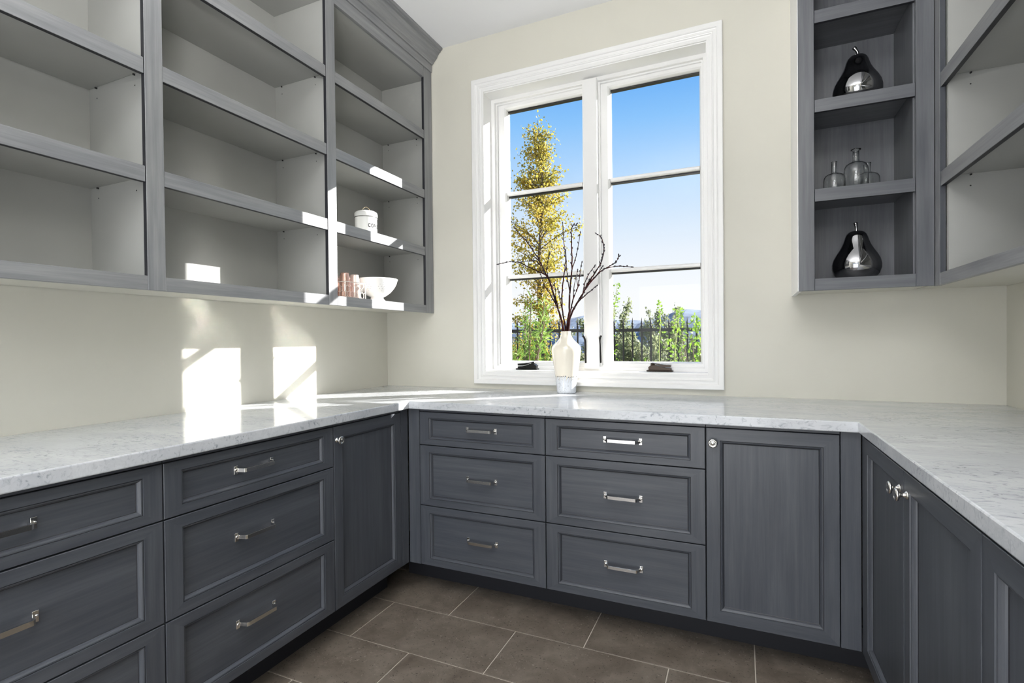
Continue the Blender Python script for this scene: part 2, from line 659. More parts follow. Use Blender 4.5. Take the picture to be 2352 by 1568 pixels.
def crank(cx, mat, flip, label):
    bm = bmesh.new()
    # stepped base plate on the frame, domed cover and folding arm
    box(bm, cx - .066, cx + .066, 0.060, 0.112, 1.0235, 1.031, 0, .002)
    s = -1 if flip else 1
    prof = [(-.056, 1.031), (-.058, 1.046), (-.045, 1.056), (-.02, 1.058), (.004, 1.049), (.030, 1.043), (.056, 1.042), (.058, 1.031)]
    prism(bm, [(cx + s * a, z) for a, z in prof], 1, 0.072, 0.108)
    prism(bm, [(cx + s * a, z) for a, z in ((-.046, 1.056), (-.030, 1.0625), (-.012, 1.060), (.010, 1.050), (.026, 1.047), (.054, 1.047), (.056, 1.058), (.020, 1.060), (-.004, 1.0635), (-.030, 1.0665))], 1, 0.066, 0.098)
    lathe(bm, [(0, .0), (.010, .0), (.012, .004), (.010, .012), (0, .014)], (cx - s * .036, 0.082, 1.056), 12)
    obj('crank_handle', bm, mat, win, label=label, bevel=0.0012)


crank(0.932, M_BLACKM, True, 'black folding crank handle')
crank(1.676, M_BRONZE, False, 'bronze folding crank handle')
for x, s, dy in ((1.2785, -1, -.034), (1.3575, 1, 0)):
    bm = bmesh.new()
    pts = [(x - s * .002, 0.112 + dy, 1.066), (x - s * .002, 0.106 + dy, 1.10), (x - s * .003, .102 + dy, 1.16), (x - s * .003, 0.098 + dy, 1.19), (x + s * .002, .094 + dy, 1.207), (x + s * .009, .096 + dy, 1.214)]
    tube(bm, spline(pts, 4), [.0055] * 20 + [.004], 8)
    obj('latch_lever', bm, M_BLACKM, win, label='black latch lever')

# ------------------------------------------------------------------ hardware builders


def pull(run, a, d, z, parent):
    """bar pull: two square plates with screw bosses and a strap bowed out between them"""
    bm = bmesh.new()
    for s in (-1, 1):
        run.box(bm, a + s * .0705 - .0065, a + s * .0705 + .0065, d, d + .0035, z - .0135, z + .0135, 0, .0008)
        c = run.p(a + s * .0715, d + .0035, z + .001)
        ax = {'left': ('x', 1), 'back': ('y', -1), 'right': ('x', -1)}[run.k]
        lathe(bm, [(0.0045, 0), (0.0042, ax[1] * .002), (0.0025, ax[1] * .0035), (0, ax[1] * .004)], c, 10, ax[0])
    path = [(-.0690, .002), (-.0640, .006), (-.0570, .028), (-.0540, .0300), (.0540, .0300), (.0570, .028), (.0640, .006), (.0690, .002)]
    th, hh = .0026, .0062
    rings = []
    for i, (pa, pd) in enumerate(path):
        q0, q1 = path[max(i - 1, 0)], path[min(i + 1, len(path) - 1)]
        tx, ty = q1[0] - q0[0], q1[1] - q0[1]
        L = math.hypot(tx, ty)
        nx, ny = -ty / L, tx / L
        rings.append([bm.verts.new(run.p(a + pa + nx * th * u, d + pd + ny * th * u, z + hh * w)) for u, w in ((-1, -1), (1, -1), (1, 1), (-1, 1))])
    for A, C in zip(rings[:-1], rings[1:]):
        for i in range(4):
            bm.faces.new((A[i], A[(i + 1) % 4], C[(i + 1) % 4], C[i]))
    bm.faces.new(rings[0])
    bm.faces.new(rings[-1][::-1])
    return obj('handle', bm, M_CHROME, parent, label='polished nickel bar handle', bevel=.0011)


def knob(run, a, d, z, parent):
    bm = bmesh.new()
    ax = {'left': ('x', 1), 'back': ('y', -1), 'right': ('x', -1)}[run.k]
    pr = [(0, 0), (.0105, 0), (.0105, .002), (.0085, .004), (.0055, .006), (.0048, .011), (.0055, .014), (.0095, .017), (.0150, .019), (.0165, .022),
          (.0155, .025), (.0130, .0265), (.0105, .0262), (.0095, .0248), (.0075, .0252), (.0045, .0268), (0, .0272)]
    lathe(bm, [(r, ax[1] * h) for r, h in pr], run.p(a, d, z), 24, ax[0])
    return obj('knob', bm, M_CHROME, parent, label='polished nickel round knob', smooth=True)


def front(run, name, parent, a0, a1, z0, z1, d, fa, fz, hgrain):
    """inset-panel drawer or door front: mitred frame with a bead, and the flat panel as a sub-part"""
    g = .0021
    a0, a1, z0, z1 = a0 + g, a1 - g, z0 + g, z1 - g
    bm = bmesh.new()
    # outer edge, flat frame, glazed quirk, rounded bead, glazed quirk at the panel
    st = [(.0004, -.0028), (.0020, -.0032), (.0026, -.0022), (.0052, -.0030), (.0082, -.0062), (.0102, -.0094), (.0112, -.0128), (.0134, -.0142)]
    prof = [(0, 0, d - .020), (0, 0, d - .0012), (.0012, .0012, d), (fa, fz, d)] + [(fa + q, fz + q, d + w) for q, w in st]
    run.ring(bm, a0, a1, z0, z1, prof, groove=(4, 10))
    f = obj(name, bm, [WOOD[run.axis], WOOD[2], M_GROOVE_EDGE], parent)
    bm = bmesh.new()
    run.box(bm, a0 + fa + .012, a1 - fa - .012, d - .019, d - .0141, z0 + fz + .012, z1 - fz - .012)
    obj('panel', bm, WOOD[run.axis] if hgrain else WOOD[2], f)
    return f


DTOP, DJ1, DJ2, DBOT = 0.866, 0.709, 0.426, 0.145
FD = {'left': 0.625, 'back': 0.685, 'right': WID - 2.423}


def cabinet(run, a0, a1, label, kind, knob_a=None, filler=None, group='grey base cabinets'):
    """base cabinet unit with toe kick; kind 'drawers' or list of doors"""
    d = FD[run.k]
    root = empty('base_cabinet', run.p((a0 + a1) / 2, d / 2, 0), label, 'cabinet', group)
    bm = bmesh.new()
    run.box(bm, a0 + .0005, a1 - .0005, 0.004, d - .021, DBOT, 0.8775)
    obj('carcass', bm, M_GAP, root)
    lo, hi = a0, a1
    if filler:
        lo, hi = min(a0, filler[0]), max(a1, filler[1])
        bm = bmesh.new()
        run.box(bm, filler[0] + .001, filler[1] - .0005, d - .024, d - .001, DBOT, 0.8765, 0, .001)
        obj('filler_strip', bm, WOOD[2], root)
    bm = bmesh.new()
    rec = {'left': .132, 'back': .178, 'right': .150}[run.k]
    if run.k == 'back':
        lo, hi = (.497 if filler and filler[0] < a0 else lo), (2.572 if filler and filler[1] > a1 else hi)
    run.box(bm, lo, hi, d - rec - .020, d - rec, 0.0, DBOT - .001)
    obj('toe_kick', bm, M_DARK, root)
    bm = bmesh.new()
    run.box(bm, a0 + .0015, a1 - .0015, d - .021, d - .003, DTOP + .001, 0.8775)
    obj('top_rail', bm, WOOD[run.axis], root)
    if kind == 'drawers':
        for z0, z1, fz, zh in ((DJ1, DTOP, .0265, 0.792), (DJ2, DJ1, .031, 0.567 if run.k == 'back' else 0.580), (DBOT, DJ2, .031, 0.290 if run.k == 'back' else 0.303)):
            f = front(run, 'drawer', root, a0, a1, z0, z1, d, .050, fz, True)
            pull(run, (a0 + a1) / 2 + (.006 if run.k == 'back' else -.024), d - .0141, zh, f)
    else:
        for (b0, b1, ka) in kind:
            f = front(run, 'door', root, b0, b1, DBOT, DTOP, d, .046, .045, False)
            knob(run, ka, d, 0.811, f)
    return root


cabinet(LEFT, -2.511, -1.849, 'grey three-drawer base cabinet on the left wall, cut by the left frame edge', 'drawers')
cabinet(LEFT, -1.849, -1.187, 'grey three-drawer base cabinet left of the single-door unit in the left corner', 'drawers')
cabinet(LEFT, -1.187, -0.742, 'grey single-door base cabinet in the left inner corner, knob at its upper left', [(-1.187, -0.742, -1.169)], filler=(-0.742, -0.6855))
cabinet(BACK, 0.688, 1.313, 'narrow-looking grey three-drawer base cabinet under the window beside the left corner', 'drawers', filler=(0.626, 0.688))
cabinet(BACK, 1.313, 1.941, 'grey three-drawer base cabinet under the right half of the window', 'drawers')
cabinet(BACK, 1.941, 2.363, 'grey single-door base cabinet on the window wall next to the right corner', [(1.941, 2.363, 1.967)], filler=(2.363, 2.4225))
cabinet(RIGHT, -1.640, -0.718, 'grey two-door base cabinet on the right side with paired knobs', [(-1.180, -0.718, -1.147), (-1.640, -1.180, -1.213)], filler=(-0.718, -0.6865))
cabinet(RIGHT, -2.560, -1.640, 'grey door base cabinet at the right frame edge, nearest the camera', [(-2.100, -1.640, -2.067), (-2.560, -2.100, -2.133)])

# ------------------------------------------------------------------ countertop
bm = bmesh.new()
e = .0006
prism(bm, [(e, -e), (WID - e, -e), (WID - e, -2.585), (2.4096, -2.585), (2.4096, -0.7116), (0.6501, -0.7116), (0.6501, -2.535), (e, -2.535)], 2, 0.8785, 0.914)
obj('countertop', bm, M_MARBLE, label='white and grey veined marble countertop running around three walls on the grey cabinets', cat='countertop', loc=(0, 0, 0.8785), bevel=0.0035)

# ------------------------------------------------------------------ left wall shelving
SH = [1.757, 2.099, 2.453]
XF = 0.353
lu = empty('open_shelf_cabinet', (0.003, -1.26, 1.365), 'long grey open shelf cabinet with crown moulding on the left wall', 'cabinet')
Y_ST = [(-2.520, -2.463), (-1.713, -1.655), (-0.905, -0.847), (-0.088, -0.004)]
BAYS = [(-2.463, -1.713), (-1.655, -0.905), (-0.847, -0.088)]
obj('back_panel', B(.003, .014, -2.51, -.005, 1.39, 2.82), M_INT, lu)
for y0, y1 in ((-2.510, -2.490), (-1.693, -1.673), (-.886, -.866), (-.045, -.005)):
    obj('side_panel', B(.0145, XF - .0185, y0, y1, 1.39, 2.82), M_INT, lu)
for y0, y1 in Y_ST:
    obj('stile', BE(XF - .018, XF, y0, y1, 1.365, 2.83, 1), [UWOOD[2], M_GROOVE_EDGE], lu)
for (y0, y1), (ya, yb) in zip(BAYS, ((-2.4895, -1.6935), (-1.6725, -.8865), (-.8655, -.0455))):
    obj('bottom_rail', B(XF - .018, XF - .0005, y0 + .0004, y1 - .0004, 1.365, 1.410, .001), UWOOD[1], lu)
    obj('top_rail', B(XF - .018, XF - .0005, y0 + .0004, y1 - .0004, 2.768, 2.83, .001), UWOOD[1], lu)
    obj('bottom_panel', B(.0145, XF - .0185, ya, yb, 1.391, 1.409), M_INT, lu)
    obj('top_panel', B(.0145, XF - .0185, ya, yb, 2.772, 2.79), M_INT, lu)
    for zt in SH:
        s = obj('shelf', B(.0145, XF - .019, ya + .0005, yb - .0005, zt - .024, zt), M_INT, lu)
        obj('nosing', BE(XF - .0188, XF - .002, y0 + .0015, y1 - .0015, zt - .050, zt + .0005, 2, (-1,)), [UWOOD[1], M_GROOVE_EDGE], s)
    bm = bmesh.new()
    for zt in SH:
        for x in (.06, .27):
            lathe(bm, [(0, 0), (.003, 0), (.003, -.006), (0, -.006)], (x, yb, zt - .028), 6, 'y')
            lathe(bm, [(0, 0), (.0022, 0), (.0022, -.0006), (0, -.0006)], (x, yb, zt - .062), 6, 'y')
    obj('shelf_pins', bm, M_HOLE, lu, kind='stuff')
obj('underside_board', B(.003, XF - .0185, -2.515, -.005, 1.379, 1.3895), M_WALL, lu, label='cream painted underside')
obj('frieze', B(.02, XF + .006, -2.52, -.004, 2.8305, 2.874, .001), UWOOD[1], lu)
crown = [(.02, 2.8745), (.366, 2.8745), (.368, 2.880), (.374, 2.884), (.3745, 2.889), (.380, 2.894), (.392, 2.905), (.402, 2.922), (.4035, 2.927), (.409, 2.931), (.411, 2.936), (.4215, 2.938), (.4225, 2.946), (.431, 2.948), (.4345, 2.953), (.4345, CEIL - .001), (.02, CEIL - .001)]
obj('crown_moulding', prism(bmesh.new(), crown, 1, -2.52, -.004), UWOOD[1], lu)

# ------------------------------------------------------------------ narrow open cabinet right of the window
SHN = [1.790, 2.148, 2.505]
YF = -0.300
nu = empty('narrow_shelf_cabinet', (2.499, -.002, 1.382), 'narrow dark grey open cabinet right of the window holding two pears and bottles', 'cabinet')
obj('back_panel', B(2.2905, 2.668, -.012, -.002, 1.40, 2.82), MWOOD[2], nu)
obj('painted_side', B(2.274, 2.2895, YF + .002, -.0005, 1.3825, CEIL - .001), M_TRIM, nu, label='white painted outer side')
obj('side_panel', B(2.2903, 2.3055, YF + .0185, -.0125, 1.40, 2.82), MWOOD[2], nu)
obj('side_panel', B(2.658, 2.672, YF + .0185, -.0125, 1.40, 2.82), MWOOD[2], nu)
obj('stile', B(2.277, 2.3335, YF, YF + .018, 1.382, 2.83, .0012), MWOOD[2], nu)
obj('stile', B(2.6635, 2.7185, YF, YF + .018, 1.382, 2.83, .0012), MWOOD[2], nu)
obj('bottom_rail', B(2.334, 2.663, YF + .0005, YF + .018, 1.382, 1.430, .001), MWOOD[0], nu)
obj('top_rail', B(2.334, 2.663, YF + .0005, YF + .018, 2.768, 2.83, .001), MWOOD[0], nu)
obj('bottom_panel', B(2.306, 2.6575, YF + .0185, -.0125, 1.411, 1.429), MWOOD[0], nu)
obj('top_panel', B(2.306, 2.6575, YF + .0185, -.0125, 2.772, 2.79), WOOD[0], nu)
for zt in SHN:
    s = obj('shelf', B(2.306, 2.6575, YF + .019, -.0128, zt - .024, zt), MWOOD[0], nu)
    obj('nosing', BE(2.3350, 2.6620, YF + .002, YF + .0188, zt - .050, zt + .0005, 2, (-1,)), [MWOOD[0], M_GROOVE_EDGE], s)
obj('underside_board', B(2.29, 2.718, YF + .0185, -.002, 1.389, 1.3995), M_WALL, nu, label='cream painted underside')
obj('frieze', B(2.274, 2.7185, YF - .006, -.02, 2.8305, 2.874), UWOOD[0], nu)
obj('crown_moulding', prism(bmesh.new(), [(-(x - XF) + YF if x > .1 else -.02, z) for x, z in crown], 0, 2.274, 2.634), UWOOD[0], nu)

# ------------------------------------------------------------------ right wall shelving
SHR = [1.789, 2.146, 2.505]
XR = 2.720
ru = empty('open_shelf_cabinet', (3.02, -1.4, 1.380), 'pale grey open shelf cabinet on the right wall, cut by the right frame edge', 'cabinet')
obj('back_panel', B(3.014, 3.025, -2.51, -.005, 1.40, 2.82), M_INT, ru)
for y0, y1 in ((-.375, -.357), (-1.335, -1.317), (-2.52, -2.50)):
    obj('side_panel', B(XR + .0185, 3.0135, y0, y1, 1.40, 2.82), M_INT, ru)
for y0, y1 in ((-.3525, -.3005), (-1.352, -1.300), (-2.52, -2.468)):
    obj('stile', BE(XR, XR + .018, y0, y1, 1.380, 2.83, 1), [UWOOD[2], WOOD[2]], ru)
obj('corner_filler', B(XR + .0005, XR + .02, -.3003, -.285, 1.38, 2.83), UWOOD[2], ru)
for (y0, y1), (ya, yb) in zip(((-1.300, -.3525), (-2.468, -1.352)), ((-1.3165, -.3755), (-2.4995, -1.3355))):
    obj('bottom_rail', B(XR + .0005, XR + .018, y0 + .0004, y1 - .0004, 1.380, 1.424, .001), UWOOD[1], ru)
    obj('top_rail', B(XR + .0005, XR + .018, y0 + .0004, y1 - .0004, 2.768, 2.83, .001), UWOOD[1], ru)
    obj('bottom_panel', B(XR + .0185, 3.0135, ya, yb, 1.405, 1.423), M_INT, ru)
    obj('top_panel', B(XR + .0185, 3.0135, ya, yb, 2.772, 2.79), M_INT, ru)
    for zt in SHR:
        s = obj('shelf', B(XR + .019, 3.0135, ya + .0005, yb - .0005, zt - .024, zt), M_INT, ru)
        obj('nosing', BE(XR + .002, XR + .0188, y0 + .0015, y1 - .0015, zt - .052, zt + .0005, 2, (-1,)), [UWOOD[1], M_GROOVE_EDGE], s)
    bm = bmesh.new()
    for zt in SHR:
        lathe(bm, [(0, 0), (.003, 0), (.003, -.006), (0, -.006)], (2.80, yb, zt - .028), 8, 'y')
        lathe(bm, [(0, 0), (.0025, 0), (.0025, -.0006), (0, -.0006)], (2.80, yb, zt - .066), 8, 'y')
    obj('shelf_pins', bm, M_HOLE, ru, kind='stuff')
obj('underside_board', B(XR + .0185, 3.025, -2.515, -.002, 1.392, 1.4035), M_WALL, ru, label='cream painted underside')
obj('frieze', B(XR - .0005, 3.02, -2.52, -.31, 2.8305, 2.874), UWOOD[1], ru)
obj('crown_moulding', prism(bmesh.new(), [(XR - (x - XF) if x > .1 else 3.02, z) for x, z in crown], 1, -2.52, -.386), UWOOD[1], ru)

# ------------------------------------------------------------------ things on the shelves
# pears
PEAR = [(0, .0), (.045, .001), (.066, .006), (.079, .022), (.0865, .045), (.087, .062), (.083, .082), (.074, .102), (.062, .122), (.0515, .142), (.0445, .160),
        (.0405, .174), (.036, .186), (.028, .1955), (.016, .2005), (.006, .2000), (0, .1985)]


def pear(x, y, z, label, bend):
    t = empty('pear_ornament', (x, y, z), label, 'ornament', 'mirror glazed pears in the narrow cabinet')
    obj('body', lathe(bmesh.new(), PEAR, (x, y, z), 48), M_SILVERPEAR, t, smooth=True)
    pts = [(x, y, z + .197), (x + bend * .002, y, z + .210), (x - bend * .004, y, z + .224), (x - bend * .012, y, z + .236)]
    obj('stem', tube(bmesh.new(), spline(pts, 5), [.0058] * 11 + [.0066, .0074, .0078, .0076, .006], 10), M_SILVERPEAR, t, smooth=True)


pear(2.496, -.170, 1.4292, 'dark mirror glazed pear ornament on the bottom shelf of the narrow cabinet', 0.25)
pear(2.501, -.170, 2.1482, 'dark mirror glazed pear ornament on the upper shelf above the bottles', 1.0)


def bottle(x, y, z, r, h, rn, lip, label):
    hs = h * .62 if lip < .012 else h * .68
    o_ = [(0, .001), (r * .85, .0), (r, .004), (r, hs * .66), (r * .965, hs * .79), (r * .84, hs * .91), (r * .55, hs * .985), (rn * 1.25, hs * 1.02), (rn, hs * 1.08), (rn, h - .006), (lip, h - .003), (lip, h)]
    t_ = .0018
    i_ = [(lip - .003, h), (rn - t_, h - .006), (rn - t_, hs * 1.08), (rn * 1.1 - t_, hs * 1.0), (r * .55 - t_, hs * .965), (r * .84 - t_, hs * .89), (r * .965 - t_, hs * .775), (r - t_, hs * .65), (r - t_, .008), (r * .8, .005), (0, .005)]
    obj('glass_bottle', lathe(bmesh.new(), o_ + i_, (x, y, z), 32), M_BOTTLE, smooth=True, loc=(x, y, z), label=label, cat='bottle', group='clear bottles in the narrow cabinet')


bottle(2.416, -.195, 1.7902, .039, .128, .0098, .0112, 'small clear glass bottle standing alone at the left of the three')
bottle(2.4885, -.212, 1.7902, .043, .163, .0110, .0178, 'tallest clear glass bottle with a wide flat lip, in the middle')
bottle(2.549, -.100, 1.7902, .043, .133, .0110, .0122, 'clear glass bottle half hidden behind the tallest bottle, right of it')

# coffee canister
cx, cy, cz = 0.225, -0.478, 1.7572
t = empty('canister', (cx, cy, cz), 'white enamel lidded coffee canister with black lettering on the left shelves', 'canister')
obj('body', lathe(bmesh.new(), [(0, 0), (.054, 0), (.0575, .003), (.0585, .01), (.0585, .098), (.0600, .100), (.0600, .1035), (0, .1035)], (cx, cy, cz), 40), M_ENAMEL, t, smooth=True)
obj('lid', lathe(bmesh.new(), [(0, .104), (.0605, .104), (.0615, .107), (.0615, .124), (.059, .131), (.050, .137), (.030, .1405), (0, .1415)], (cx, cy, cz), 40), M_ENAMEL, t, smooth=True)
obj('rim_band', lathe(bmesh.new(), [(.0602, .1015), (.0622, .1030), (.0622, .1058), (.0602, .1072)], (cx, cy, cz), 40), simple('steel band', (150, 150, 148), 0.3, 1.0), t, smooth=True)
pts = [(cx + .9 * q, cy + .42 * q, cz + z) for q, z in ((-.020, .139), (-.019, .150), (-.010, .161), (0, .1645), (.010, .161), (.019, .150), (.020, .139))]
obj('lid_handle', tube(bmesh.new(), spline(pts, 4), .0016, 8), M_BRASSW, t, smooth=True)
fc = bpy.data.curves.new('lettering', 'FONT')
fc.body = 'COFFEE'
fc.size = .026
fc.space_character = 1.25
fc.offset = .0009
fc.align_x = 'CENTER'
fo = bpy.data.objects.new('lettering_source', fc)
COL.objects.link(fo)
bpy.context.view_layer.update()
dg = bpy.context.evaluated_depsgraph_get()
tm = bpy.data.meshes.new_from_object(fo.evaluated_get(dg))
bpy.data.objects.remove(fo)
bm = bmesh.new()
bm.from_mesh(tm)
bpy.data.meshes.remove(tm)
bmesh.ops.triangulate(bm, faces=bm.faces[:])
for _ in range(3):
    bmesh.ops.subdivide_edges(bm, edges=[e_ for e_ in bm.edges if e_.calc_length() > .0035], cuts=1)
    bmesh.ops.triangulate(bm, faces=bm.faces[:])
R_ = .0591
for v in bm.verts:
    ang = v.co.x * .78 / R_ - 0.02
    v.co = Vector((cx + R_ * math.cos(ang), cy + R_ * math.sin(ang), cz + .047 + v.co.y))
obj('lettering', bm, M_INK, t, label='black COFFEE lettering', recalc=False)

# footed colander
cx, cy, cz = 0.262, -0.439, 1.4092
t = empty('colander', (cx, cy, cz), 'white enamel footed colander bowl beside the wire basket on the bottom shelf', 'colander')
out_ = [(.0, .026), (.036, .027), (.050, .034), (.072, .050), (.092, .073), (.104, .095), (.1105, .116), (.1135, .121), (.1125, .1235)]
inn_ = [(.1080, .1175), (.1015, .096), (.0895, .0755), (.0700, .0530), (.0480, .0370), (.034, .0305), (.0, .0295)]
obj('bowl', lathe(bmesh.new(), out_ + inn_, (cx, cy, cz), 56), M_ENAMEL, t, smooth=True)
obj('foot', lathe(bmesh.new(), [(.034, .029), (.033, .022), (.040, .012), (.052, .004), (.055, .0), (.050, .0), (.038, .009), (.030, .020), (.030, .028)], (cx, cy, cz), 48), M_ENAMEL, t, smooth=True)
bm = bmesh.new()
for cl in range(7):
    a0 = 2 * math.pi * (cl + .35) / 7
    for da, h in [(-.16, .066), (0, .066), (.16, .066), (-.24, .077), (-.08, .077), (.08, .077), (.24, .077), (-.16, .088), (0, .088), (.16, .088), (0, .056), (0, .098)]:
        # radius of the outer wall at height h
        for (r0, h0), (r1, h1) in zip(out_[:-1], out_[1:]):
            if h0 <= h <= h1:
                rr_ = r0 + (r1 - r0) * (h - h0) / (h1 - h0)
                nrm = Vector((h1 - h0, 0, -(r1 - r0))).normalized()
        a = a0 + da
        rad = Vector((math.cos(a), math.sin(a), 0))
        n_ = (rad * nrm.x + Vector((0, 0, nrm.z))).normalized()
        c = Vector((cx, cy, cz + h)) + rad * rr_ + n_ * .0004
        tt = Vector((-math.sin(a), math.cos(a), 0))
        bb = n_.cross(tt)
        vs = [bm.verts.new(c + (tt * math.cos(q * math.pi / 4) + bb * math.sin(q * math.pi / 4)) * .0017) for q in range(8)]
        bm.faces.new(vs)
obj('drain_holes', bm, simple('shaded hole', (150, 148, 142), .8), t, kind='stuff', recalc=False)
for a0 in (-2.0,):
    pts = []
    for q in range(9):
        w = q / 8.0
        a = a0 + (w - .5) * .52
        r_ = .111 + .022 * math.sin(w * math.pi)
        pts.append((cx + r_ * math.cos(a), cy + r_ * math.sin(a), cz + .1165 - .004 * math.sin(w * math.pi)))
    obj('handle', tube(bmesh.new(), pts, .0022, 8), M_ENAMEL, t, smooth=True)

# wire basket with four tumblers
cx, cy, cz = 0.235, -0.668, 1.4094
hw = .074
t = empty('wire_basket', (cx, cy, cz), 'white wire basket with hexagonal mesh holding copper tumblers by the lit stile', 'basket')
bm = bmesh.new()
for z in (.003, .0815):
    for (xa, ya), (xb, yb) in zip(((-1, -1), (1, -1), (1, 1), (-1, 1)), ((1, -1), (1, 1), (-1, 1), (-1, -1))):
        tube(bm, [(cx + xa * hw, cy + ya * hw, cz + z), (cx + xb * hw, cy + yb * hw, cz + z)], .0022, 6)
for xa, ya in ((-1, -1), (1, -1), (1, 1), (-1, 1)):
    tube(bm, [(cx + xa * hw, cy + ya * hw, cz + .002), (cx + xa * hw, cy + ya * hw, cz + .083)], .0020, 6)
obj('rim', bm, M_WIRE, t)
bm = bmesh.new()
hx, hz, n_ = .0246, .0262, 6
for side in range(4):
    for i in range(n_):
        for j in range(3):
            u0 = -hw + i * hx + (hx / 2 if j % 2 else 0)
            z0 = .003 + j * hz
            P_ = [(u0, z0), (u0 + hx / 2, z0 + hz * .33), (u0 + hx / 2, z0 + hz), (u0, z0), (u0 - hx / 2, z0 + hz * .33)]
            for A_, C_ in ((0, 1), (1, 2), (3, 4)):
                q = []
                for w in (P_[A_], P_[C_]):
                    u = min(max(w[0], -hw), hw)
                    q.append({0: (cx + hw, cy + u), 1: (cx - hw, cy + u), 2: (cx + u, cy - hw), 3: (cx + u, cy + hw)}[side] + (cz + w[1],))
                if (Vector(q[0]) - Vector(q[1])).length > .004:
                    tube(bm, q, .0009, 4, cap=False)
for i in range(-3, 4):
    tube(bm, [(cx + i * .02, cy - hw, cz + .003), (cx + i * .02, cy + hw, cz + .003)], .0010, 4)
obj('wire_mesh', bm, M_WIRE, t, kind='stuff')


def tumbler(x, y, mat, h, label):
    z = cz + .0045
    prof = [(.0325, 0), (.0325, .002), (.0285, .060), (.0215, h - .008), (.0205, h - .001), (.018, h), (0, h - .001), (0, h - .005), (.018, h - .006), (.0265, .06), (.0305, .002), (.0305, 0)]
    obj('tumbler', lathe(bmesh.new(), prof, (x, y, z), 28, closed=True), mat, smooth=True, loc=(x, y, z), label=label, cat='glass', group='upturned tumblers in the wire basket')


tumbler(cx + .036, cy - .036, M_COPPER, .124, 'upturned copper tumbler in the wire basket, half behind the sunlit stile')
tumbler(cx + .036, cy + .036, M_PINKG, .122, 'upturned pale rose tumbler in the wire basket, nearest the colander')
tumbler(cx - .036, cy - .036, M_COPPER, .124, 'upturned copper tumbler at the back of the wire basket beside the stile')
tumbler(cx - .036, cy + .036, M_PINKG, .122, 'upturned pale rose tumbler at the back of the wire basket near the colander')

# ------------------------------------------------------------------ vase with willow branches
vx, vy, vz = 1.224, -0.098, 0.9142
VP = [(.0, .0), (.046, .0), (.0500, .003), (.0508, .012), (.0520, .035), (.0555, .058), (.0615, .110), (.0700, .163), (.0760, .207), (.0775, .222), (.0770, .234), (.0740, .243),
      (.0680, .252), (.0590, .262), (.0500, .270), (.0415, .279), (.0345, .288), (.0295, .298), (.0270, .306), (.0262, .316), (.0268, .3225), (.0258, .3245), (.0235, .3225), (.0225, .312), (.026, .296), (.036, .281), (.055, .261), (.069, .236), (.069, .210), (.045, .020), (0, .010)]
k = NT('cream glazed vase with feathered base')
tcn = k.n('ShaderNodeTexCoord')
sp = k.n('ShaderNodeSeparateXYZ')
k.l(tcn.outputs['Object'], sp.inputs[0])


def mth(k, op, a, b=None, c=None):
    x = k.n('ShaderNodeMath', operation=op)
    for i, v in enumerate((a, b, c)):
        if v is None:
            continue
        if isinstance(v, (int, float)):
            x.inputs[i].default_value = v
        else:
            k.l(v, x.inputs[i])
    return x.outputs[0]


ang = mth(k, 'ARCTAN2', sp.outputs['Y'], sp.outputs['X'])
nz = k.noise(k.coord((30, 30, 18)), 1.0, 4, 0.6)
# slanting loops: repeat in angle, sheared with height and jittered by noise
u_ = mth(k, 'ADD', mth(k, 'MULTIPLY', ang, 4.6), mth(k, 'ADD', mth(k, 'MULTIPLY', sp.outputs['Z'], -14.0), mth(k, 'MULTIPLY', nz, 1.5)))
fr_ = mth(k, 'FRACT', u_)
arch = mth(k, 'SUBTRACT', 1.0, mth(k, 'POWER', mth(k, 'ABSOLUTE', mth(k, 'SUBTRACT', mth(k, 'MULTIPLY', fr_, 2.0), 1.0)), 3.0))
top = mth(k, 'ADD', mth(k, 'MULTIPLY', arch, .034), mth(k, 'ADD', .044, mth(k, 'MULTIPLY', nz, .022)))
dz = mth(k, 'SUBTRACT', top, sp.outputs['Z'])
inside = mth(k, 'GREATER_THAN', dz, 0.0)
near = mth(k, 'MULTIPLY', mth(k, 'LESS_THAN', mth(k, 'ABSOLUTE', dz), .0024), mth(k, 'GREATER_THAN', arch, 0.03))
n2 = k.noise(k.coord((150, 150, 55)), 1.0, 4, 0.7, 1.2)
fl2 = k.ramp(n2, [(0.58, (0, 0, 0, 1)), (0.66, (1, 1, 1, 1))])
base = k.mix(inside, rgba((236, 229, 214)), rgba((222, 226, 232)))
bd = k.mix(mth(k, 'MULTIPLY', inside, fl2), base, rgba((84, 88, 98)))
bd = k.mix(near, bd, rgba((46, 46, 52)))
k.set(Base_Color=bd, Roughness=0.09, Coat_Weight=0.5, Coat_Roughness=0.04)
obj('vase', lathe(bmesh.new(), VP, (vx, vy, vz), 56), k.m, smooth=True, loc=(vx, vy, vz), label='tall cream glazed vase with black feathered base below the window mullion', cat='vase')

